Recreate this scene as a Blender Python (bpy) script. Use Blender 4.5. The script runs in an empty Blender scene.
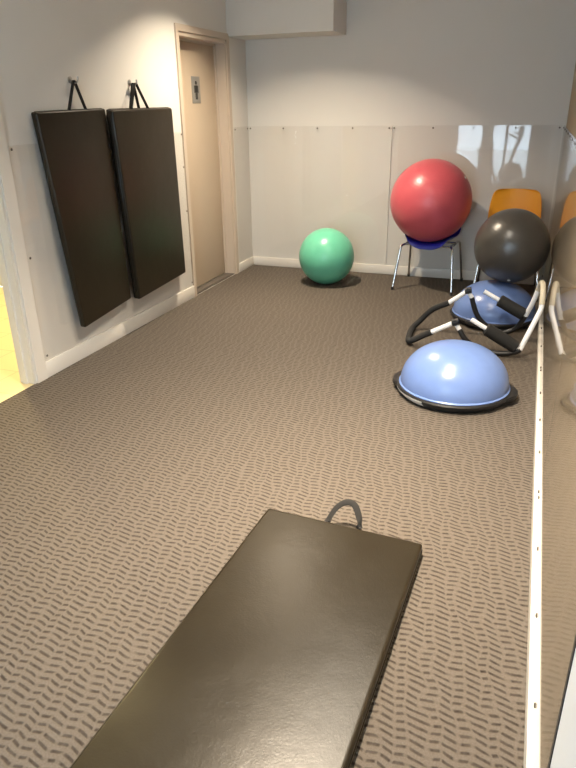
import bpy, bmesh, math, random
from mathutils import Vector, Matrix
random.seed(4)
PI = math.pi
scene = bpy.context.scene
col = scene.collection

# ------------------------------------------------------------------ camera
f_px, yaw, pitch, roll, EYE = 645.55, -0.36176, 0.40699, -0.01494, 1.55
cy, sy, cp, sp = math.cos(yaw), math.sin(yaw), math.cos(pitch), math.sin(pitch)
fwd = Vector((sy * cp, cy * cp, -sp)); rt = Vector((cy, -sy, 0)); up = rt.cross(fwd)
rt2 = rt * math.cos(roll) + up * math.sin(roll); up2 = -rt * math.sin(roll) + up * math.cos(roll)
cam = bpy.data.cameras.new('camera'); cam.sensor_fit = 'VERTICAL'; cam.sensor_height = 36
cam.lens = f_px * 36 / 768; cam.clip_start = 0.02; cam.clip_end = 200
camo = bpy.data.objects.new('camera', cam); col.objects.link(camo)
camo.matrix_world = Matrix((( rt2.x, up2.x, -fwd.x, 0), (rt2.y, up2.y, -fwd.y, 0), (rt2.z, up2.z, -fwd.z, EYE), (0, 0, 0, 1)))
scene.camera = camo

# ------------------------------------------------------------------ world, lights, exposure
world = bpy.data.worlds.new('sky'); scene.world = world; world.use_nodes = True
bg = world.node_tree.nodes['Background']
bg.inputs['Color'].default_value = (0.72, 0.86, 1.0, 1); bg.inputs['Strength'].default_value = 9.5

CEIL = 2.7
WARM = (1.0, 0.83, 0.62)
LAMPS = [(-1.9, 4.85, 36, 120), (-0.72, 2.05, 50, 100)]   # x, y, watts, beam
PANEL = (-0.62, 2.95, 0.26, 0.75, 20)                   # ceiling light panel: x, y, width, length, watts
SPREAD = math.radians(120)
scene.view_settings.view_transform = 'Standard'; scene.view_settings.look = 'None'
scene.view_settings.gamma = 1.0; scene.view_settings.use_curve_mapping = False
scene.view_settings.exposure = 0.68
scene.cycles.use_denoising = True
scene.cycles.max_bounces = 10; scene.cycles.transparent_max_bounces = 16

# ------------------------------------------------------------------ materials
def sock(nt, n, i, v):
    n.inputs[i].default_value = v
class NT:
    def __init__(s, name):
        s.m = bpy.data.materials.new(name); s.m.use_nodes = True; s.t = s.m.node_tree
        s.b = s.t.nodes['Principled BSDF']; s.out = s.t.nodes['Material Output']
    def n(s, typ, **kw):
        nd = s.t.nodes.new(typ)
        for k, v in kw.items(): setattr(nd, k, v)
        return nd
    def l(s, a, b): s.t.links.new(a, b)
    def math(s, op, a, b=None, c=None):
        nd = s.n('ShaderNodeMath', operation=op)
        for i, v in enumerate((a, b, c)):
            if v is None: continue
            if isinstance(v, (int, float)): nd.inputs[i].default_value = v
            else: s.l(v, nd.inputs[i])
        return nd.outputs[0]
    def coord(s, kind='Object'):
        return s.n('ShaderNodeTexCoord').outputs[kind]
    def noise(s, scale, detail=3, vec=None, rough=0.5):
        nd = s.n('ShaderNodeTexNoise'); nd.inputs['Scale'].default_value = scale
        nd.inputs['Detail'].default_value = detail; nd.inputs['Roughness'].default_value = rough
        s.l(vec if vec is not None else s.coord(), nd.inputs['Vector']); return nd.outputs['Fac']
    def mix(s, fac, a, b):
        nd = s.n('ShaderNodeMix', data_type='RGBA')
        if isinstance(fac, (int, float)): nd.inputs[0].default_value = fac
        else: s.l(fac, nd.inputs[0])
        for i, v in ((6, a), (7, b)):
            if isinstance(v, tuple): nd.inputs[i].default_value = (*v, 1)
            else: s.l(v, nd.inputs[i])
        return nd.outputs[2]
    def bump(s, h, strength, dist=0.01):
        nd = s.n('ShaderNodeBump'); nd.inputs['Strength'].default_value = strength
        nd.inputs['Distance'].default_value = dist; s.l(h, nd.inputs['Height'])
        s.l(nd.outputs['Normal'], s.b.inputs['Normal'])

def simple(name, c, rough=0.5, metal=0.0, var=0.08, nscale=8, bump=0.0, bscale=200, bdist=0.002, spec=0.5, coat=0.0):
    k = NT(name)
    nz = k.noise(nscale)
    d = tuple(max(0, x * (1 - var)) for x in c); e = tuple(min(1, x * (1 + var)) for x in c)
    k.l(k.mix(nz, d, e), k.b.inputs['Base Color'])
    k.b.inputs['Roughness'].default_value = rough; k.b.inputs['Metallic'].default_value = metal
    k.b.inputs['Specular IOR Level'].default_value = spec
    if coat: k.b.inputs['Coat Weight'].default_value = coat; k.b.inputs['Coat Roughness'].default_value = 0.08
    if bump: k.bump(k.noise(bscale, 2), bump, bdist)
    return k.m

M = {}
M['wall'] = simple('painted_wall', (0.67, 0.66, 0.63), 0.75, var=0.02, nscale=3, bump=0.15, bscale=120)
M['walltan'] = simple('tan_painted_wall', (0.40, 0.33, 0.235), 0.75, var=0.03, nscale=3, bump=0.15, bscale=120)
M['ceiling'] = simple('ceiling_paint', (0.84, 0.83, 0.80), 0.85, var=0.02)
M['trim'] = simple('trim_paint', (0.68, 0.65, 0.60), 0.4, var=0.02)
M['jamb'] = simple('door_frame_paint', (0.52, 0.44, 0.36), 0.45, var=0.03)
M['doorslab'] = simple('door_paint', (0.50, 0.41, 0.31), 0.45, var=0.04, nscale=5)
M['pilaster'] = simple('white_pilaster_paint', (0.80, 0.82, 0.84), 0.5, var=0.02)
M['black'] = simple('black_plastic', (0.012, 0.012, 0.013), 0.45, var=0.2, nscale=30)
M['foam'] = simple('black_foam', (0.012, 0.012, 0.012), 0.8, var=0.3, nscale=60, bump=0.4, bscale=400)
M['whitetube'] = simple('white_enamel', (0.88, 0.89, 0.91), 0.3, var=0.02)
M['creamtube'] = simple('cream_plastic', (0.62, 0.55, 0.42), 0.4, var=0.05)
M['chrome'] = simple('chrome', (0.72, 0.72, 0.72), 0.12, metal=1.0, var=0.03)
M['steel'] = simple('brushed_steel', (0.45, 0.44, 0.42), 0.35, metal=1.0, var=0.05)
M['blueshell'] = simple('blue_plastic', (0.016, 0.02, 0.34), 0.35, var=0.06, bump=0.1)
M['orangeshell'] = simple('orange_plastic', (0.78, 0.33, 0.008), 0.38, var=0.06, bump=0.1)
M['strap'] = simple('webbing', (0.010, 0.009, 0.008), 0.85, var=0.3, nscale=80, bump=0.3, bscale=500)
M['sticker'] = simple('sticker', (0.75, 0.74, 0.70), 0.5, var=0.1, nscale=60)
M['signplate'] = simple('sign_plate', (0.30, 0.29, 0.27), 0.4, metal=0.3, var=0.05)
M['ink'] = simple('dark_ink', (0.02, 0.02, 0.02), 0.5, var=0.1)
M['curtain'] = simple('grey_curtain', (0.30, 0.29, 0.28), 0.85, var=0.08, nscale=20)
M['rubber'] = simple('worn_rubber', (0.10, 0.085, 0.07), 0.7, var=0.2, nscale=40)
M['darkframe'] = simple('dark_aluminium', (0.02, 0.02, 0.022), 0.4, var=0.1)
M['winframe'] = simple('window_aluminium', (0.45, 0.45, 0.45), 0.4, metal=0.4, var=0.04)
M['bike'] = simple('grey_bike_paint', (0.14, 0.14, 0.14), 0.4, var=0.08)
M['concrete'] = simple('outdoor_paving', (0.74, 0.74, 0.73), 0.9, var=0.15)

def ball_mat(name, c, rough, spec=0.5, groove=True):
    k = NT(name)
    nz = k.noise(14, 4)
    k.l(k.mix(nz, tuple(x * 0.92 for x in c), tuple(min(1, x * 1.08) for x in c)), k.b.inputs['Base Color'])
    k.b.inputs['Roughness'].default_value = rough; k.b.inputs['Specular IOR Level'].default_value = spec
    h = k.noise(160, 2)
    if groove:
        sep = k.n('ShaderNodeSeparateXYZ'); k.l(k.coord(), sep.inputs[0])
        z = k.math('SINE', k.math('MULTIPLY', sep.outputs[2], 160.0))
        z = k.math('MULTIPLY', k.math('POWER', k.math('ABSOLUTE', z), 6.0), 0.8)
        h = k.math('ADD', k.math('MULTIPLY', h, 0.5), z)
    k.bump(h, 0.12, 0.002)
    return k.m
M['red'] = ball_mat('red_vinyl', (0.53, 0.09, 0.115), 0.33)
M['green'] = ball_mat('green_vinyl', (0.13, 0.49, 0.33), 0.28)
M['charcoal'] = ball_mat('charcoal_vinyl', (0.055, 0.050, 0.045), 0.30, 0.6)
M['bluedome'] = ball_mat('blue_vinyl', (0.145, 0.23, 0.50), 0.27, groove=False)

def vinyl():
    k = NT('black_vinyl')
    nz = k.noise(5, 4); fine = k.noise(170, 3)
    k.l(k.mix(nz, (0.012, 0.0085, 0.0035), (0.019, 0.014, 0.0065)), k.b.inputs['Base Color'])
    k.l(k.math('ADD', k.math('MULTIPLY', nz, 0.10), 0.28), k.b.inputs['Roughness'])
    k.b.inputs['Specular IOR Level'].default_value = 0.36
    h = k.math('ADD', k.math('MULTIPLY', fine, 0.25), k.math('MULTIPLY', nz, 2.0))
    k.bump(h, 0.35, 0.004)
    return k.m
M['vinyl'] = vinyl()

def carpet():
    k = NT('wave_carpet')
    sep = k.n('ShaderNodeSeparateXYZ'); k.l(k.coord(), sep.inputs[0])
    x, y = sep.outputs[0], sep.outputs[1]
    warp = k.math('MULTIPLY', k.math('SUBTRACT', k.noise(9, 2), 0.5), 1.1)
    px = k.math('ADD', k.math('DIVIDE', x, 0.082), k.math('ADD', k.math('MULTIPLY', y, 2.2), warp))
    fx = k.math('FRACT', px)
    # every row is a stepped line: a long falling dash, then a short level one
    fall = k.n('ShaderNodeMapRange'); k.l(fx, fall.inputs[0])
    fall.inputs[1].default_value = 0.0; fall.inputs[2].default_value = 0.55
    fall.inputs[3].default_value = 0.0; fall.inputs[4].default_value = 0.56
    rise = k.n('ShaderNodeMapRange'); k.l(fx, rise.inputs[0])
    rise.inputs[1].default_value = 0.55; rise.inputs[2].default_value = 1.0
    rise.inputs[3].default_value = 0.0; rise.inputs[4].default_value = 0.30
    v = k.math('ADD', k.math('DIVIDE', y, 0.0245), k.math('ADD', k.math('MULTIPLY', k.math('FLOOR', px), 0.26), k.math('SUBTRACT', fall.outputs[0], rise.outputs[0])))
    d = k.math('ABSOLUTE', k.math('SUBTRACT', k.math('FRACT', v), 0.5))   # distance from a row
    line = k.n('ShaderNodeMapRange', interpolation_type='SMOOTHSTEP'); k.l(d, line.inputs[0])
    line.inputs[1].default_value = 0.06; line.inputs[2].default_value = 0.30
    line.inputs[3].default_value = 1; line.inputs[4].default_value = 0
    seg = k.n('ShaderNodeMapRange', interpolation_type='SMOOTHSTEP')
    gap = k.math('MINIMUM', k.math('ABSOLUTE', k.math('SUBTRACT', fx, 0.56)), k.math('MINIMUM', fx, k.math('SUBTRACT', 1.0, fx)))
    k.l(gap, seg.inputs[0])
    seg.inputs[1].default_value = 0.02; seg.inputs[2].default_value = 0.11
    seg.inputs[3].default_value = 0.2; seg.inputs[4].default_value = 1.0
    mask = k.math('MULTIPLY', line.outputs[0], k.math('MULTIPLY', seg.outputs[0], k.math('ADD', k.math('MULTIPLY', k.noise(60, 2), 0.9), 0.3)))
    speck = k.noise(150, 4, rough=0.8)
    base = k.mix(speck, (0.060, 0.050, 0.041), (0.182, 0.157, 0.133))
    k.l(k.mix(k.math('MULTIPLY', mask, 0.92), base, (0.022, 0.016, 0.013)), k.b.inputs['Base Color'])
    k.b.inputs['Roughness'].default_value = 0.95; k.b.inputs['Specular IOR Level'].default_value = 0.15
    h = k.math('SUBTRACT', k.math('MULTIPLY', speck, 0.5), k.math('MULTIPLY', mask, 1.0))
    k.bump(h, 0.6, 0.004)
    return k.m
M['carpet'] = carpet()

def clear(name, rough, tint=(1, 1, 1), ior=1.5):
    k = NT(name)
    tr = k.n('ShaderNodeBsdfTransparent'); tr.inputs[0].default_value = (*tint, 1)
    gl = k.n('ShaderNodeBsdfGlossy'); gl.inputs['Roughness'].default_value = rough
    fr = k.n('ShaderNodeFresnel'); fr.inputs['IOR'].default_value = ior
    bp = k.n('ShaderNodeBump'); bp.inputs['Strength'].default_value = 0.02; bp.inputs['Distance'].default_value = 0.01
    k.l(k.noise(3.0, 1), bp.inputs['Height']); k.l(bp.outputs[0], gl.inputs['Normal'])
    geo = k.n('ShaderNodeNewGeometry')
    fac = k.math('MULTIPLY', fr.outputs[0], k.math('SUBTRACT', 1.0, geo.outputs['Backfacing']))   # one reflecting face per sheet
    mx = k.n('ShaderNodeMixShader'); k.l(fac, mx.inputs[0]); k.l(tr.outputs[0], mx.inputs[1]); k.l(gl.outputs[0], mx.inputs[2])
    k.l(mx.outputs[0], k.out.inputs['Surface'])
    return k.m
M['acrylic'] = clear('clear_acrylic', 0.03, (0.985, 0.98, 0.975), 1.6)
M['glass'] = clear('window_glass', 0.0, (0.95, 0.97, 0.97), 1.45)

def tiles():
    k = NT('cream_tiles')
    br = k.n('ShaderNodeTexBrick'); br.offset = 0; k.l(k.coord(), br.inputs['Vector'])
    br.inputs['Scale'].default_value = 1; br.inputs['Brick Width'].default_value = 0.3; br.inputs['Row Height'].default_value = 0.3
    br.inputs['Mortar Size'].default_value = 0.004
    br.inputs['Color1'].default_value = (0.72, 0.62, 0.36, 1); br.inputs['Color2'].default_value = (0.70, 0.60, 0.35, 1)
    br.inputs['Mortar'].default_value = (0.55, 0.47, 0.27, 1)
    k.l(br.outputs['Color'], k.b.inputs['Base Color']); k.b.inputs['Roughness'].default_value = 0.35
    return k.m
M['tiles'] = tiles()
def emis(name, c, s):
    k = NT(name); e = k.n('ShaderNodeEmission'); e.inputs[0].default_value = (*c, 1); e.inputs[1].default_value = s
    k.l(e.outputs[0], k.out.inputs['Surface']); return k.m

# ------------------------------------------------------------------ mesh helpers
def obj(name, bm, mat, parent=None, smooth=True, loc=None):
    me = bpy.data.meshes.new(name)
    bmesh.ops.recalc_face_normals(bm, faces=bm.faces[:])
    bm.to_mesh(me); bm.free()
    if smooth:
        for p in me.polygons: p.use_smooth = True
        try: me.set_sharp_from_angle(angle=math.radians(40))
        except Exception: pass
    me.materials.append(M[mat] if isinstance(mat, str) else mat)
    o = bpy.data.objects.new(name, me); col.objects.link(o)
    if parent: o.parent = parent
    if loc is not None: o.location = loc
    return o
def empty(name, loc=(0, 0, 0), rz=0):
    o = bpy.data.objects.new(name, None); col.objects.link(o); o.empty_display_size = 0.1
    o.location = loc; o.rotation_euler = (0, 0, rz); return o
def tag(o, label, cat, group=None):
    o['label'] = label; o['category'] = cat
    if group: o['group'] = group
    return o
def struct(o):
    o['kind'] = 'structure'; return o
def add_box(bm, a, b, bev=0.0, seg=2, mtx=None):
    r = bmesh.ops.create_cube(bm, size=1)
    vs = r['verts']
    c = [(a[i] + b[i]) / 2 for i in range(3)]; s = [abs(b[i] - a[i]) for i in range(3)]
    for v in vs: v.co = Vector((c[0] + v.co.x * s[0], c[1] + v.co.y * s[1], c[2] + v.co.z * s[2]))
    if bev:
        es = list({e for v in vs for e in v.link_edges})
        r2 = bmesh.ops.bevel(bm, geom=es, offset=bev, segments=seg, affect='EDGES', profile=0.5)
        vs = list({v for f in r2['faces'] for v in f.verts} | {v for v in vs if v.is_valid})
    if mtx is not None:
        for v in vs: v.co = mtx @ v.co
    return vs
def box(a, b, bev=0.0, seg=2):
    bm = bmesh.new(); add_box(bm, a, b, bev, seg); return bm
def smooth_path(pts, n=8):
    pts = [Vector(p) for p in pts]; out = []
    P = [2 * pts[0] - pts[1]] + pts + [2 * pts[-1] - pts[-2]]
    for i in range(1, len(P) - 2):
        p0, p1, p2, p3 = P[i - 1], P[i], P[i + 1], P[i + 2]
        for k in range(n):
            t = k / n
            out.append(0.5 * ((2 * p1) + (p2 - p0) * t + (2 * p0 - 5 * p1 + 4 * p2 - p3) * t * t + (3 * p1 - p0 - 3 * p2 + p3) * t ** 3))
    out.append(pts[-1]); return out
def add_tube(bm, pts, r, seg=12, n=0, flat=None, side=None):
    """round tube along pts; flat = second half-width (then r is measured along 'side')"""
    if n: pts = smooth_path(pts, n)
    pts = [Vector(p) for p in pts]
    t0 = (pts[1] - pts[0]).normalized()
    u = Vector(side) if side is not None else Vector((0, 0, 1))
    if abs(u.normalized().dot(t0)) > 0.95 and side is None: u = Vector((1, 0, 0))
    rings = []
    for i, p in enumerate(pts):
        t = (pts[min(i + 1, len(pts) - 1)] - pts[max(i - 1, 0)]).normalized()
        if side is not None: u = Vector(side)
        u = (u - t * u.dot(t)).normalized(); w = t.cross(u)
        rr = r[i] if isinstance(r, (list, tuple)) else r
        r2 = flat if flat is not None else rr
        rings.append([bm.verts.new(p + u * math.cos(2 * PI * k / seg) * rr + w * math.sin(2 * PI * k / seg) * r2) for k in range(seg)])
    for a, b in zip(rings, rings[1:]):
        for k in range(seg): bm.faces.new((a[k], a[(k + 1) % seg], b[(k + 1) % seg], b[k]))
    bm.faces.new(rings[0][::-1]); bm.faces.new(rings[-1])
def tube(pts, r, **kw):
    bm = bmesh.new(); add_tube(bm, pts, r, **kw); return bm
def lathe(prof, seg=64):
    bm = bmesh.new(); rings = []
    for r, z in prof:
        if r < 1e-6: rings.append([bm.verts.new((0, 0, z))])
        else: rings.append([bm.verts.new((r * math.cos(2 * PI * k / seg), r * math.sin(2 * PI * k / seg), z)) for k in range(seg)])
    for a, b in zip(rings, rings[1:]):
        if len(a) == 1 and len(b) == 1: continue
        for k in range(seg):
            k2 = (k + 1) % seg
            if len(a) == 1: bm.faces.new((a[0], b[k2], b[k]))
            elif len(b) == 1: bm.faces.new((a[k], a[k2], b[0]))
            else: bm.faces.new((a[k], a[k2], b[k2], b[k]))
    return bm

# ------------------------------------------------------------------ room shell
XL, YB, YR = -2.75, 6.27, -1.3
def XR(y): return 0.185 - 0.0057 * (y - 1.0)          # the right wall runs very slightly inwards
PT = 1.37                                             # top of the clear wall panels
# floor
struct(obj('floor', box((XL, YR - 0.1, -0.06), (0.4, YB + 0.05, 0)), 'carpet'))
# left wall : doorway 1.95..2.88, door 4.98..5.82
bm = bmesh.new()
T = 0.14
add_box(bm, (XL - T, YR, 0), (XL, 1.95, CEIL)); add_box(bm, (XL - 0.1, 2.88, 0), (XL, 4.98, CEIL)); add_box(bm, (XL - T, 5.82, 0), (XL, YB, CEIL))
add_box(bm, (XL - T, 1.95, 2.07), (XL, 2.88, CEIL)); add_box(bm, (XL - T, 4.98, 2.085), (XL, 5.82, CEIL))
struct(obj('wall_left', bm, 'wall'))
struct(obj('wall_back', box((XL - T, YB, 0), (0.4, YB + 0.12, CEIL)), 'wall'))
def slab_right(x_off, thick, y0, y1, z0, z1):
    bm = bmesh.new(); vs = []
    for z in (z0, z1):
        for (y, dx) in ((y0, 0), (y1, 0), (y1, thick), (y0, thick)):
            vs.append(bm.verts.new((XR(y) + x_off + dx, y, z)))
    a = vs
    for f in ((0, 1, 2, 3), (4, 5, 6, 7), (0, 1, 5, 4), (1, 2, 6, 5), (2, 3, 7, 6), (3, 0, 4, 7)): bm.faces.new([a[i] for i in f])
    return bm
struct(obj('wall_right', slab_right(0, 0.15, YR, YB, 0, CEIL), 'walltan'))
# rear wall around a full-height window
WX0, WX1, WZ = -1.65, 0.10, 2.35
bm = bmesh.new()
add_box(bm, (XL - T, YR - 0.12, 0), (WX0, YR, CEIL)); add_box(bm, (WX1, YR - 0.12, 0), (0.4, YR, CEIL)); add_box(bm, (WX0, YR - 0.12, WZ), (WX1, YR, CEIL))
struct(obj('wall_rear', bm, 'wall'))
struct(obj('ceiling', box((XL - T, YR - 0.12, CEIL), (0.4, YB + 0.12, CEIL + 0.1)), 'ceiling'))
# bulkhead in the back left corner of the ceiling
struct(obj('trim_1', box((XL, 5.87, 2.12), (-1.77, YB, CEIL)), 'wall'))
# window
w = struct(empty('window_1', (0, 0, 0)))
bm = bmesh.new()
yw = YR - 0.08
for x in (WX0, -0.72, WX1 - 0.05): add_box(bm, (x, yw, 0), (x + 0.05, yw + 0.05, WZ))
add_box(bm, (WX0, yw, 0), (WX1, yw + 0.05, 0.06)); add_box(bm, (WX0, yw, WZ - 0.05), (WX1, yw + 0.05, WZ))
obj('window_frame', bm, 'winframe', w, smooth=False)
obj('pane', box((WX0 + 0.05, yw + 0.02, 0.06), (WX1 - 0.05, yw + 0.028, WZ - 0.05)), 'glass', w, smooth=False)
struct(obj('ground', box((-9, -14, -0.12), (8, YR - 0.12, -0.06)), 'concrete'))

# skirting boards
def skirt(name, a, b): return struct(obj(name, box(a, b, 0.004), 'trim'))
bm = box((XL, 2.97, 0), (XL + 0.016, 4.93, 0.105), 0.004); add_box(bm, (XL, 5.89, 0), (XL + 0.016, YB - 0.016, 0.09), 0.004)
struct(obj('baseboard_left', bm, 'trim'))
skirt('baseboard_back', (XL, YB - 0.016, 0), (XR(YB) - 0.04, YB, 0.088))
struct(obj('baseboard_right', slab_right(-0.033, 0.033, 1.0, YB - 0.016, 0, 0.06), 'trim'))
# white pilaster where the right wall panel stops, with its dark edge strip
struct(obj('trim_2', slab_right(-0.02, 0.02, YR, 0.985, 0, CEIL), 'pilaster'))
struct(obj('trim_3', slab_right(-0.022, 0.022, 0.985, 1.0, 0, CEIL), 'darkframe'))

# clear acrylic wall panels with their screws
def screw_bm(p, nrm):
    bm = lathe([(0.0075, 0), (0.0075, 0.002), (0.005, 0.004), (0, 0.0045)], 12)
    q = Vector((0, 0, 1)).rotation_difference(Vector(nrm)).to_matrix().to_4x4()
    bm.transform(Matrix.Translation(p) @ q); return bm
def acrylic(name, bm, screws, nrm):
    o = struct(obj(name, bm, 'acrylic', smooth=False))
    for s in screws: obj('screw', screw_bm(Vector(s), nrm), 'rubber', o)
    return o
seam = -1.32
for (x0, x1) in ((XL + 0.008, seam - 0.003), (seam + 0.003, XR(YB) - 0.03)):
    n = 4
    sc = [(x0 + 0.02 + (x1 - x0 - 0.04) * i / n, YB - 0.012, PT - 0.02) for i in range(n + 1)]
    acrylic('wall_back_panel', box((x0, YB - 0.012, 0.089), (x1, YB - 0.006, PT)), sc, (0, -1, 0))
struct(obj('trim_4', box((seam - 0.0025, YB - 0.0125, 0.089), (seam + 0.0025, YB - 0.0005, PT)), 'trim', smooth=False))
sc = [(XL + 0.012, y, PT - 0.02) for y in (3.0, 3.45, 4.0, 4.45, 4.9)] + [(XL + 0.012, 3.0, z) for z in (0.14, 0.75)] + [(XL + 0.012, 4.9, z) for z in (0.14, 0.75, 1.1)]
acrylic('wall_left_panel', box((XL + 0.006, 2.975, 0.106), (XL + 0.012, 4.925, PT)), sc, (1, 0, 0))
sc = [(XL + 0.012, y, PT - 0.02) for y in (5.93, 6.22)]
acrylic('wall_left_panel', box((XL + 0.006, 5.91, 0.091), (XL + 0.012, YB - 0.013, PT)), sc, (1, 0, 0))
for (y0, y1) in ((1.003, 2.43), (2.434, 3.86), (3.864, YB - 0.014)):
    n = 6 if y1 > 5 else 4
    sc = [(XR(y0 + 0.02 + (y1 - y0 - 0.04) * i / n) - 0.018, y0 + 0.02 + (y1 - y0 - 0.04) * i / n, z) for i in range(n + 1) for z in (PT - 0.02, 0.09)]
    acrylic('wall_right_panel', slab_right(-0.018, 0.006, y0, y1, 0.061, PT), sc, (-1, 0, 0))

# the closed door at the far end of the left wall
d = struct(empty('door_1', (XL, 5.4, 0)))
def at(bm): bm.transform(Matrix.Translation((-XL, -5.4, 0))); return bm
obj('door_panel', at(box((XL - 0.15, 4.985, 0.012), (XL - 0.105, 5.815, 2.05), 0.003)), 'doorslab', d)
bm = bmesh.new()
for (y0, y1) in ((4.93, 4.974), (5.826, 5.88)): add_box(bm, (XL, y0, 0), (XL + 0.014, y1, 2.0905))
add_box(bm, (XL, 4.93, 2.091), (XL + 0.014, 5.88, 2.14))
for (y0, y1) in ((4.975, 4.993), (5.807, 5.825)): add_box(bm, (XL - 0.14, y0, 0), (XL + 0.002, y1, 2.09))
add_box(bm, (XL - 0.14, 4.975, 2.06), (XL + 0.002, 5.825, 2.09))
for (y0, y1) in ((4.993, 5.005), (5.795, 5.807)): add_box(bm, (XL - 0.104, y0, 0), (XL - 0.085, y1, 2.06))
add_box(bm, (XL - 0.104, 4.993, 2.045), (XL - 0.085, 5.807, 2.06))
obj('door_frame', at(bm), 'jamb', d, smooth=False)
bm = box((XL - 0.10, 4.995, 0), (XL - 0.005, 5.805, 0.008))
for i in range(27):
    y = 5.0 + i * 0.03; add_box(bm, (XL - 0.03, y, 0.008), (XL - 0.008, y + 0.014, 0.012))
obj('threshold', at(bm), 'rubber', d, smooth=False)
bm = lathe([(0.014, 0), (0.014, 0.01), (0.009, 0.014), (0.009, 0.018), (0, 0.02)], 16); bm.transform(Matrix.Translation((-0.105, -0.33, 1.05)) @ Matrix.Rotation(PI / 2, 4, 'Y'))
obj('lock', bm, 'steel', d)
bm = box((XL - 0.25, 4.9, -0.06), (XL - 0.151, 5.9, 2.3)); add_box(bm, (XL - 0.151, 4.9, -0.06), (XL, 5.9, -0.001)); struct(obj('door_light_stop', bm, 'wall'))  # unseen backing added behind and under the door to stop light leaking in
# sign on the door
s = tag(empty('door_sign', (XL - 0.105, 5.42, 1.685)), 'small grey sign plate with dark standing figure on the beige door', 'sign')
obj('plate', box((0, -0.075, -0.105), (0.004, 0.075, 0.105), 0.002), 'signplate', s)
bm = bmesh.new()
for (a, b) in (((-0.024, -0.02), (0.024, 0.035)), ((-0.018, -0.075), (-0.003, -0.02)), ((0.003, -0.075), (0.018, -0.02)), ((-0.036, -0.025), (-0.028, 0.033)), ((0.028, -0.025), (0.036, 0.033))):
    add_box(bm, (0.004, a[0], a[1]), (0.006, b[0], b[1]), 0.0008, 1)
h = lathe([(0.015, 0), (0.015, 0.002), (0, 0.002)], 20); h.transform(Matrix.Translation((0.004, 0, 0.055)) @ Matrix.Rotation(PI / 2, 4, 'Y'))
me = bpy.data.meshes.new('tmp'); h.to_mesh(me); h.free(); bm.from_mesh(me); bpy.data.meshes.remove(me)
obj('pictogram', bm, 'ink', s, smooth=False)

# open doorway near the camera on the left
d = struct(empty('door_2', (XL, 2.4, 0)))
bm = bmesh.new()
for (y0, y1) in ((2.884, 2.97), (1.86, 1.946)): add_box(bm, (XL, y0, 0), (XL + 0.016, y1, 2.0755))
add_box(bm, (XL, 1.86, 2.076), (XL + 0.016, 2.97, 2.16))
for (y0, y1) in ((2.865, 2.883), (1.947, 1.965)): add_box(bm, (XL - 0.105, y0, 0), (XL + 0.004, y1, 2.075))
add_box(bm, (XL - 0.15, 1.95, 2.057), (XL + 0.004, 2.88, 2.075))
for (y0, y1) in ((2.852, 2.866), (1.964, 1.978)): add_box(bm, (XL - 0.075, y0, 0), (XL - 0.045, y1, 2.06))
bm.transform(Matrix.Translation((-XL, -2.4, 0)))
obj('door_frame', bm, 'trim', d, smooth=False)
# tiled hall beyond it
struct(obj('floor_hall', box((-5.4, 0.4, -0.06), (XL, 4.7, -0.002)), 'tiles'))
bm = bmesh.new(); add_box(bm, (-5.5, 0.4, 0), (-5.4, 4.7, CEIL)); add_box(bm, (-5.4, 4.7, 0), (XL - T, 4.8, CEIL)); add_box(bm, (-5.4, 0.3, 0), (XL - T, 0.4, CEIL))
struct(obj('wall_hall', bm, 'wall'))
struct(obj('ceiling_hall', box((-5.5, 0.3, CEIL), (XL - T, 4.8, CEIL + 0.1)), 'ceiling'))

# ------------------------------------------------------------------ lamps
def downlight(x, y, watts, label, colr=WARM, r=0.055, spread=SPREAD):
    o = tag(empty('ceiling_downlight', (x, y, CEIL)), label, 'ceiling light', 'recessed ceiling downlights')
    obj('trim_ring', lathe([(0.058, -0.002), (0.062, -0.01), (0.08, -0.008), (0.085, 0)], 40), 'whitetube', o)
    obj('diffuser', lathe([(0, -0.003), (0.058, -0.003)], 40), emis('lamp_face', colr, 30), o)
    ld = bpy.data.lights.new('lamp', 'AREA'); ld.shape = 'DISK'; ld.size = r * 2; ld.energy = watts; ld.color = colr; ld.spread = spread
    lo = bpy.data.objects.new('lamp', ld); col.objects.link(lo); lo.parent = o; lo.location = (0, 0, -0.012)
    return o
labs = ['round recessed ceiling downlight nearest the beige door', 'round recessed ceiling downlight above the floor mat']
for (x, y, e, sp_), lb in zip(LAMPS, labs): downlight(x, y, e, lb, spread=math.radians(sp_))
downlight(-3.8, 3.65, 55, 'round recessed ceiling downlight in the tiled hall', (1.0, 0.80, 0.40), spread=PI)
px_, py_, pw_, pl_, pe_ = PANEL
o = tag(empty('ceiling_light_panel', (px_, py_, CEIL)), 'rectangular ceiling light panel over the middle of the carpet', 'ceiling light')
bm = bmesh.new()
for sx in (-1, 1): add_box(bm, (sx * pw_ / 2 - 0.012, -pl_ / 2 - 0.012, -0.03), (sx * pw_ / 2 + 0.012, pl_ / 2 + 0.012, 0))
for sy2 in (-1, 1): add_box(bm, (-pw_ / 2 + 0.012, sy2 * pl_ / 2 - 0.012, -0.03), (pw_ / 2 - 0.012, sy2 * pl_ / 2 + 0.012, 0))
obj('frame', bm, 'whitetube', o, smooth=False)
ld = bpy.data.lights.new('lamp', 'AREA'); ld.shape = 'RECTANGLE'; ld.size = pw_ - 0.03; ld.size_y = pl_ - 0.03; ld.energy = pe_; ld.color = (1.0, 0.90, 0.74); ld.spread = SPREAD
lo = bpy.data.objects.new('lamp', ld); col.objects.link(lo); lo.parent = o; lo.location = (0, 0, -0.02)
pl = bpy.data.lights.new('window_portal', 'AREA'); pl.shape = 'RECTANGLE'; pl.size = WX1 - WX0; pl.size_y = WZ; pl.cycles.is_portal = True
po = bpy.data.objects.new('window_portal', pl); col.objects.link(po); po.location = ((WX0 + WX1) / 2, YR - 0.13, WZ / 2); po.rotation_euler = (PI / 2, 0, 0)

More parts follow.
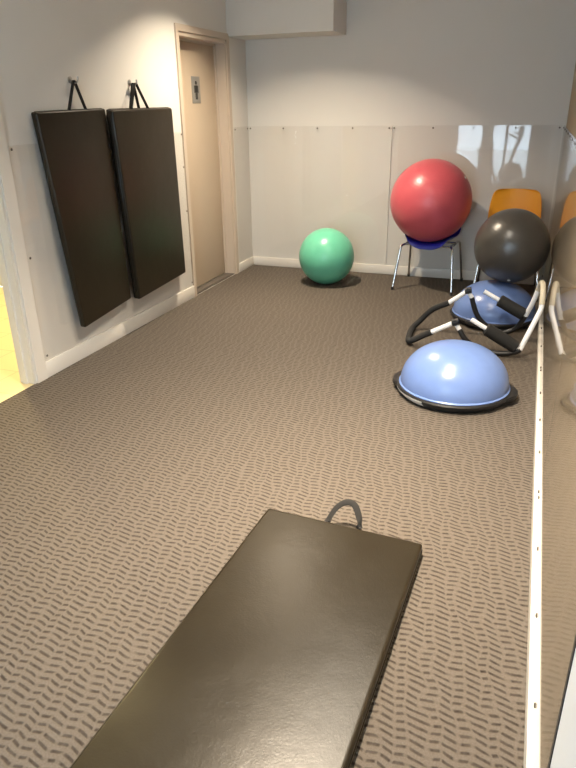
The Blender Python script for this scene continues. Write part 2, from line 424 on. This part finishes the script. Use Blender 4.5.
# ------------------------------------------------------------------ exercise mats
def quad_pad(q, thick, nrm, bev=0.014, sag=0.006):
    """padded slab: q = outer face corners (tl, tr, br, bl), thick measured against nrm"""
    q = [Vector(p) for p in q]; nrm = Vector(nrm); bm = bmesh.new()
    A = [bm.verts.new(p) for p in q]; B = [bm.verts.new(p - nrm * thick) for p in q]
    bm.faces.new(A); bm.faces.new(B[::-1])
    for i in range(4): bm.faces.new((A[i], B[i], B[(i + 1) % 4], A[(i + 1) % 4]))
    bmesh.ops.recalc_face_normals(bm, faces=bm.faces[:])
    bmesh.ops.bevel(bm, geom=bm.edges[:], offset=bev, segments=4, affect='EDGES', profile=0.6)
    return bm
def seam_line(q, thick, nrm):
    """welt running round the middle of the pad's edge"""
    q = [Vector(p) for p in q]; c = sum(q, Vector()) / 4; n = Vector(nrm)
    pts = []
    for i in range(4):
        a, b = q[i], q[(i + 1) % 4]; d = (b - a).normalized()
        pts += [a + d * 0.012, a + (b - a) * 0.5, b - d * 0.012]
    pts.append(pts[0]); return tube([p - n * thick * 0.5 + (p - c).normalized() * 0.0 for p in pts], 0.0035, seg=6)

HOOKS = [(-2.75, 3.60, 1.70), (-2.75, 4.245, 1.70)]
def wall_mat(q, thick, label, strap_pts, strap_side=(1, 0, 0)):
    o = tag(empty('exercise_mat', q[3]), label, 'exercise mat', 'black exercise mats hanging on the wall')
    off = Matrix.Translation(-Vector(q[3]))
    bm = quad_pad(q, thick, (1, 0, 0)); bm.transform(off); obj('pad', bm, 'vinyl', o)
    bm = seam_line(q, thick, (1, 0, 0)); bm.transform(off); obj('edge_seam', bm, 'vinyl', o)
    bm = tube(strap_pts, 0.012, seg=8, n=8, flat=0.003, side=strap_side); bm.transform(off); obj('carry_strap', bm, 'strap', o)
    return o
def strap_over(hook, ya, yb, x, ztop, hx=XL + 0.028, spread=0.007):
    h = Vector((hx, hook[1], hook[2])); out = []
    for (yy, sg) in ((ya, -1), (yb, 1)):
        a, t = Vector((x, yy, ztop - 0.012)), h + Vector((0, sg * spread, 0.0))
        leg = [a] + [a + (t - a) * k for k in (0.25, 0.5, 0.75, 0.93)]
        out += leg + [t + Vector((0, -sg * spread * 0.4, 0.006))] if sg < 0 else [t + Vector((0, -sg * spread * 0.4, 0.006))] + leg[::-1]
    return out
q1 = [(-2.683, 3.180, 1.537), (-2.683, 3.836, 1.55), (-2.680, 3.885, 0.274), (-2.635, 3.277, 0.245)]
wall_mat(q1, 0.045, 'black vinyl mat hanging alone on the left hook, nearest the open doorway', strap_over(HOOKS[0], 3.49, 3.665, -2.705, 1.545))
q2 = [(-2.688, 3.90, 1.545), (-2.688, 4.69, 1.55), (-2.688, 4.71, 0.28), (-2.688, 3.985, 0.24)]
q3 = [(-2.641, 3.852, 1.54), (-2.641, 4.620, 1.546), (-2.641, 4.640, 0.295), (-2.641, 3.935, 0.256)]
wall_mat(q2, 0.043, 'black vinyl mat squeezed against the wall behind the mat nearest the beige door', strap_over(HOOKS[1], 4.16, 4.275, -2.709, 1.547))
wall_mat(q3, 0.045, 'black vinyl mat hanging outermost on the right hook, nearest the beige door', strap_over(HOOKS[1], 4.10, 4.33, -2.664, 1.543, XL + 0.046, 0.014))
for hk, lb in zip(HOOKS, ('steel wall hook holding the single black mat near the doorway', 'steel wall hook holding the doubled black mats near the beige door')):
    o = tag(empty('wall_hook', hk), lb, 'hook', 'steel hooks on the left wall')
    bm = lathe([(0, 0), (0.02, 0), (0.02, 0.004), (0.012, 0.007), (0, 0.007)], 20); bm.transform(Matrix.Translation((0.0, 0, 0.012)) @ Matrix.Rotation(PI / 2, 4, 'Y')); obj('back_plate', bm, 'steel', o)
    obj('hook', tube([(0.004, 0, 0.012), (0.02, 0, -0.001), (0.045, 0, -0.003), (0.058, 0, 0.012), (0.06, 0, 0.03)], 0.0055, n=6), 'steel', o)

# mat lying on the carpet
TL, TR = Vector((-0.868, 2.042, 0.05)), Vector((-0.235, 2.015, 0.05))
dn = Vector((-0.03, -1.0, 0)).normalized() * 1.34
BR, BL = TR + dn, TL + dn + Vector((-0.01, 0, 0))
o = tag(empty('exercise_mat', (TL + TR + BR + BL) / 4 * 1.0 - Vector((0, 0, 0.05))), 'black vinyl exercise mat lying flat on the carpet in the foreground', 'exercise mat')
off = Matrix.Translation(-o.location)
bm = quad_pad((TL, TR, BR, BL), 0.05, (0, 0, 1)); bm.transform(off); obj('pad', bm, 'vinyl', o)
bm = seam_line((TL, TR, BR, BL), 0.05, (0, 0, 1)); bm.transform(off); obj('edge_seam', bm, 'vinyl', o)
bm = tube([(-0.615, 2.025, 0.028), (-0.612, 2.05, 0.045), (-0.59, 2.085, 0.082), (-0.555, 2.10, 0.105), (-0.52, 2.095, 0.102), (-0.493, 2.065, 0.07), (-0.485, 2.045, 0.045), (-0.484, 2.02, 0.028)], 0.013, seg=8, n=8, flat=0.004, side=(0, 0.8, 0.6)); bm.transform(off)
obj('carry_strap', bm, 'strap', o)

# ------------------------------------------------------------------ chairs
def shell_bm():
    prof = [(-0.224, 0.372, 0.105), (-0.222, 0.392, 0.150), (-0.208, 0.415, 0.188), (-0.17, 0.425, 0.212), (-0.10, 0.414, 0.222), (0.0, 0.404, 0.225), (0.09, 0.406, 0.225), (0.145, 0.422, 0.224),
            (0.185, 0.455, 0.224), (0.205, 0.505, 0.224), (0.220, 0.57, 0.226), (0.235, 0.65, 0.225), (0.250, 0.73, 0.217), (0.262, 0.79, 0.207), (0.270, 0.825, 0.194), (0.273, 0.845, 0.170), (0.274, 0.852, 0.13)]
    bm = bmesh.new(); rows = []
    nu = 16
    for i, (y, z, hw) in enumerate(prof):
        row = []
        for k in range(nu + 1):
            u = -1 + 2 * k / nu
            seatness = max(0, min(1, (0.52 - z) / 0.1)) * (0.3 if i < 2 else 1)
            backness = 1 - max(0, min(1, (0.62 - z) / 0.15))
            lift = 0.058 * abs(u) ** 3 * seatness
            fwdc = -0.035 * u * u * backness
            row.append(bm.verts.new((u * hw, y + fwdc, z + lift)))
        rows.append(row)
    for a, b in zip(rows, rows[1:]):
        for k in range(nu): bm.faces.new((a[k], a[k + 1], b[k + 1], b[k]))
    return bm
def chair(loc, rz, mat, label):
    c = tag(empty('stacking_chair', loc, rz), label, 'chair', 'moulded plastic chairs against the back wall')
    s = obj('seat_shell', shell_bm(), mat, c)
    m = s.modifiers.new('thickness', 'SOLIDIFY'); m.thickness = 0.006; m.offset = -1
    m = s.modifiers.new('smooth', 'SUBSURF'); m.levels = 1; m.render_levels = 2
    for sx in (-1, 1):
        for (pts) in ([(sx * 0.205, -0.15, 0.393), (sx * 0.222, -0.185, 0.385), (sx * 0.232, -0.205, 0.34), (sx * 0.265, -0.275, 0.012)],
                      [(sx * 0.205, 0.12, 0.393), (sx * 0.222, 0.155, 0.385), (sx * 0.230, 0.175, 0.34), (sx * 0.255, 0.262, 0.012)]):
            l = obj('leg', tube(pts, 0.011, n=6, seg=14), 'chrome', c)
            e = pts[-1]; obj('foot_cap', tube([(e[0], e[1], 0.0), (e[0], e[1], 0.03)], 0.0135, seg=14), 'black', l)
    bm = bmesh.new()
    for sx in (-1, 1): add_tube(bm, [(sx * 0.205, -0.155, 0.393), (sx * 0.205, 0.125, 0.393)], 0.011, seg=14)
    for y in (-0.11, 0.09): add_tube(bm, [(-0.205, y, 0.388), (0.205, y, 0.388)], 0.009, seg=12)
    obj('seat_frame', bm, 'chrome', c)
    bm = bmesh.new()
    bm.free()
    for sx in (-1, 1): obj('rail_sleeve', tube([(sx * 0.205, -0.05, 0.393), (sx * 0.205, 0.03, 0.393)], 0.015, seg=14), 'black', c)
    return c
chair((-0.845, 5.954, 0), math.radians(-4), 'blueshell', 'blue plastic chair with chrome legs under the red exercise ball')
chair((-0.165, 5.965, 0), math.radians(1), 'orangeshell', 'orange plastic chair with chrome legs behind the dark grey ball')

# ------------------------------------------------------------------ exercise balls
def ball(loc, r, mat, label, valve_dir, squash=0.985):
    b = tag(empty('exercise_ball', loc), label, 'exercise ball', 'inflated exercise balls')
    bm = bmesh.new(); bmesh.ops.create_uvsphere(bm, u_segments=96, v_segments=48, radius=r)
    axis = Vector((0.25, -0.35, 1)).normalized()
    o = obj('skin', bm, mat, b); o.rotation_euler = Vector((0, 0, 1)).rotation_difference(axis).to_euler()
    v = Vector(valve_dir).normalized()
    bm = lathe([(0, 0), (0.012, 0), (0.012, 0.002), (0.007, 0.005), (0, 0.006)], 20)
    bm.transform(Matrix.Translation(v * (r - 0.001)) @ Vector((0, 0, 1)).rotation_difference(v).to_matrix().to_4x4())
    vp = obj('valve_plug', bm, 'sticker', b); vp['label'] = 'pale valve plug'
    return b
ball((-1.772, 5.75, 0.254), 0.257, 'green', 'green exercise ball resting on the carpet by the back wall', (0.4, 0.6, -0.6))
ball((-0.862, 5.851, 0.772), 0.348, 'red', 'large red exercise ball resting on the blue chair', (0.75, -0.1, 0.55))
ball((-0.132, 5.11, 0.565), 0.271, 'charcoal', 'dark grey exercise ball on the rear blue dome against the right wall', (0.05, -0.55, -0.8))

# ------------------------------------------------------------------ balance domes
def balance(loc, rz, label, sticker_deg):
    b = tag(empty('balance_trainer', loc, rz), label, 'balance trainer', 'blue half-dome balance trainers')
    base = obj('base', lathe([(0, 0.0), (0.29, 0.0), (0.30, 0.006), (0.318, 0.026), (0.326, 0.034), (0.328, 0.046), (0.322, 0.054), (0.30, 0.056), (0, 0.056)], 96), 'black', b)
    for sx in (-1, 1):
        bm = bmesh.new()
        pts = [(0.29, -0.12), (0.325, -0.10), (0.352, -0.05), (0.358, 0), (0.352, 0.05), (0.325, 0.10), (0.29, 0.12)]
        bot = [bm.verts.new((sx * x, y, 0.028)) for x, y in pts]; topv = [bm.verts.new((sx * x, y, 0.052)) for x, y in pts]
        bm.faces.new(bot); bm.faces.new(topv)
        for i in range(len(pts)):
            j = (i + 1) % len(pts); bm.faces.new((bot[i], bot[j], topv[j], topv[i]))
        bmesh.ops.recalc_face_normals(bm, faces=bm.faces[:])
        bmesh.ops.bevel(bm, geom=bm.edges[:], offset=0.005, segments=2, affect='EDGES')
        obj('handle', bm, 'black', base)
    prof = [(0.312, 0.050), (0.314, 0.058), (0.306, 0.064)]
    for i in range(1, 25):
        a = PI / 2 * i / 24
        prof.append((0.306 * math.cos(a) ** 0.92 if i < 24 else 0, 0.064 + 0.232 * math.sin(a)))
    obj('dome', lathe(prof, 96), 'bluedome', b)
    bm = bmesh.new(); a0, a1 = (math.radians(x) for x in sticker_deg); n = 16
    for i in range(n + 1):
        a = a0 + (a1 - a0) * i / n
        for (r, z) in ((0.3065, 0.011), (0.3200, 0.026), (0.3285, 0.034), (0.3305, 0.046)):
            bm.verts.new((r * math.cos(a), r * math.sin(a), z))
    bm.verts.ensure_lookup_table()
    for i in range(n):
        for k in range(3): bm.faces.new([bm.verts[4 * i + k], bm.verts[4 * i + k + 1], bm.verts[4 * i + 5 + k], bm.verts[4 * i + 4 + k]])
    st = obj('sticker', bm, 'sticker', b); st['label'] = 'pale sticker on the rim'
    return b
balance((-0.318, 3.565, 0), math.radians(-4), 'blue half-dome balance trainer with black base nearest the camera', (205, 250))
balance((-0.205, 5.08, 0), math.radians(75), 'blue half-dome balance trainer with black base under the dark grey ball', (60, 95))

# ------------------------------------------------------------------ abdominal roller frame
ab = tag(empty('abdominal_roller', (-0.3, 4.5, 0)), 'black and white tubular abdominal roller frame lying between the blue domes', 'exercise frame')
off = Matrix.Translation((0.3, -4.5, 0))
def part(name, bm, mat, parent=ab, label=None):
    bm.transform(off); o = obj(name, bm, mat, parent)
    if label: o['label'] = label
    return o
A, B = Vector((-0.378, 4.69, 0.312)), Vector((-0.405, 4.25, 0.207))
CA, CB = Vector((-0.75, 4.66, 0.024)), Vector((-0.722, 4.27, 0.024))
# grip bar: white ends, black foam in the middle
def lerp(a, b, t): return a + (b - a) * t
gb = part('grip_bar', tube([lerp(A, CA, 0.34), lerp(A, CA, 0.6) + Vector((-0.02, 0, 0.012)), lerp(A, CA, 0.88), lerp(CA, CB, 0.2), lerp(CA, CB, 0.75), lerp(CB, B, 0.06), lerp(CB, B, 0.3), lerp(CB, B, 0.52)], 0.021, n=6, seg=14), 'foam')
for (p, q) in ((A, lerp(A, CA, 0.36)), (B, lerp(B, CB, 0.50))): part('bar_end', tube([p, q], 0.0165, seg=14), 'whitetube', gb, 'white end of the grip bar')
RA, RB = Vector((0.030, 4.66, 0.172)), Vector((0.02, 4.26, 0.055))
for (J, R, yy) in ((A, RA, 4.69), (B, RB, 4.25)):
    jo = bmesh.new()
    add_tube(jo, [J + Vector((0.02, 0, 0.006)), J + Vector((-0.022, 0, -0.006))], 0.024, seg=16)
    add_tube(jo, [J + Vector((0, 0.022, 0.0)), J + Vector((0, -0.022, 0))], 0.020, seg=16)
    part('joint', jo, 'black')
    lo = J + Vector((0.03, 0, -0.05))
    part('collar', tube([J + Vector((0.003, 0, -0.01)), lo], 0.016, seg=14), 'whitetube', ab, 'white collar under the joint')
    if J is A: mid = [lo, Vector((-0.325, yy, 0.19)), Vector((-0.285, yy, 0.115)), Vector((-0.20, yy, 0.045)), Vector((-0.10, yy, 0.025)), Vector((-0.02, yy, 0.07)), R]
    else: mid = [lo, J + Vector((0.075, -0.01, -0.13 if J is A else -0.11)), Vector((-0.245, yy - 0.01, 0.055 if J is A else 0.04)), Vector((-0.17, yy, 0.022)), Vector((-0.08, yy, 0.02)), Vector((-0.01, yy, 0.04 if J is B else 0.06)), R]
    part('rocker', tube(mid, 0.018, n=8, seg=14), 'black')
PB0, PA0 = Vector((-0.305, 4.25, 0.235)), Vector((-0.268, 4.68, 0.318))
for (P0, R, k0, k1) in ((PB0, RB, 0.30, 0.93), (PA0, RA, 0.36, 0.96)):
    arm = part('arm_bar', tube([P0, R], 0.0155, seg=14), 'whitetube', ab, 'white arm rest bar')
    part('arm_pad', tube([lerp(P0, R, k0), lerp(P0, R, k0 + 0.02), lerp(P0, R, k1 - 0.02), lerp(P0, R, k1)], [0.032, 0.043, 0.043, 0.032], seg=18), 'foam', arm)
hb = part('head_bar', tube([RB, Vector((0.068, 4.31, 0.18)), Vector((0.112, 4.37, 0.295)), Vector((0.119, 4.39, 0.34))], 0.0165, n=6, seg=14), 'whitetube', ab, 'white head rest bar leaning on the wall')
part('bar_top', tube([Vector((0.118, 4.385, 0.335)), Vector((0.116, 4.42, 0.40)), Vector((0.110, 4.48, 0.445)), Vector((0.10, 4.55, 0.437)), Vector((0.088, 4.60, 0.38))], 0.0185, n=6, seg=14), 'creamtube', hb, 'cream bend of the head rest bar')
part('bar_side', tube([Vector((0.089, 4.597, 0.385)), Vector((0.065, 4.63, 0.28)), RA], 0.0165, n=6, seg=14), 'whitetube', hb)
part('size_mark', tube([lerp(RB, Vector((0.112, 4.37, 0.295)), 0.60), lerp(RB, Vector((0.112, 4.37, 0.295)), 0.625)], 0.0178, seg=14), 'ink', hb)

# ------------------------------------------------------------------ behind the camera, seen mirrored in the clear panels
def drape(x0, x1, y, z0, z1, waist, label, pinch):
    bm = bmesh.new(); n, m = 48, 24; rows = []
    for j in range(m + 1):
        z = z0 + (z1 - z0) * j / m
        g = 1 - pinch * math.exp(-((z - waist) / 0.22) ** 2)
        cx = (x0 + x1) / 2; row = []
        for i in range(n + 1):
            u = -1 + 2 * i / n
            row.append(bm.verts.new((cx + u * (x1 - x0) / 2 * g, y + 0.028 * math.sin(u * 20) * (0.7 + 0.3 * g), z)))
        rows.append(row)
    for a, b in zip(rows, rows[1:]):
        for k in range(n): bm.faces.new((a[k], a[k + 1], b[k + 1], b[k]))
    o = obj('curtain', bm, 'curtain'); md = o.modifiers.new('thickness', 'SOLIDIFY'); md.thickness = 0.003
    return tag(o, label, 'curtain', 'curtains at the rear window')
drape(-1.18, -0.88, YR + 0.12, 0.03, 2.45, 1.0, 'grey curtain tied at its waist across the rear window', 0.35)
drape(-0.27, 0.09, YR + 0.12, 0.03, 2.45, 1.0, 'straight grey curtain at the corner of the rear window', 0.0)

k_ = tag(empty('exercise_bike', (-0.78, -0.55, 0), math.radians(12)), 'grey exercise bike standing by the rear window behind the camera', 'exercise bike')
for (x) in (-0.45, 0.45): obj('foot_bar', tube([(x, -0.22, 0.03), (x, 0.22, 0.03)], 0.03), 'bike', k_)
bm = tube([(-0.45, 0, 0.05), (0.0, 0, 0.16), (0.45, 0, 0.05)], 0.03, n=6); add_tube(bm, [(0.05, 0, 0.16), (-0.22, 0, 0.72)], 0.026); add_tube(bm, [(0.12, 0, 0.16), (0.38, 0, 0.98)], 0.032); obj('frame', bm, 'bike', k_)
bm = lathe([(0, -0.05), (0.2, -0.05), (0.22, -0.02), (0.22, 0.02), (0.2, 0.05), (0, 0.05)], 40); bm.transform(Matrix.Translation((0.28, 0, 0.34)) @ Matrix.Rotation(PI / 2, 4, 'X')); obj('flywheel', bm, 'black', k_)
bm = box((-0.36, -0.12, 0.72), (-0.10, 0.12, 0.78), 0.025, 3); obj('saddle', bm, 'black', k_)
obj('handlebar', tube([(0.2, -0.24, 1.06), (0.36, -0.2, 0.98), (0.38, 0, 0.98), (0.36, 0.2, 0.98), (0.2, 0.24, 1.06)], 0.016, n=6), 'black', k_)
bm = box((0.36, -0.11, 1.0), (0.41, 0.11, 1.16), 0.012, 2); obj('console', bm, 'black', k_)
for sy_ in (-1, 1):
    cr = obj('crank', tube([(0.02, sy_ * 0.07, 0.27), (0.02 + sy_ * 0.12, sy_ * 0.07, 0.27 + sy_ * 0.1)], 0.012), 'steel', k_)
    obj('pedal', box((-0.04 + sy_ * 0.12, sy_ * 0.13 - 0.045, 0.26 + sy_ * 0.1), (0.06 + sy_ * 0.12, sy_ * 0.13 + 0.045, 0.28 + sy_ * 0.1), 0.006), 'black', cr)
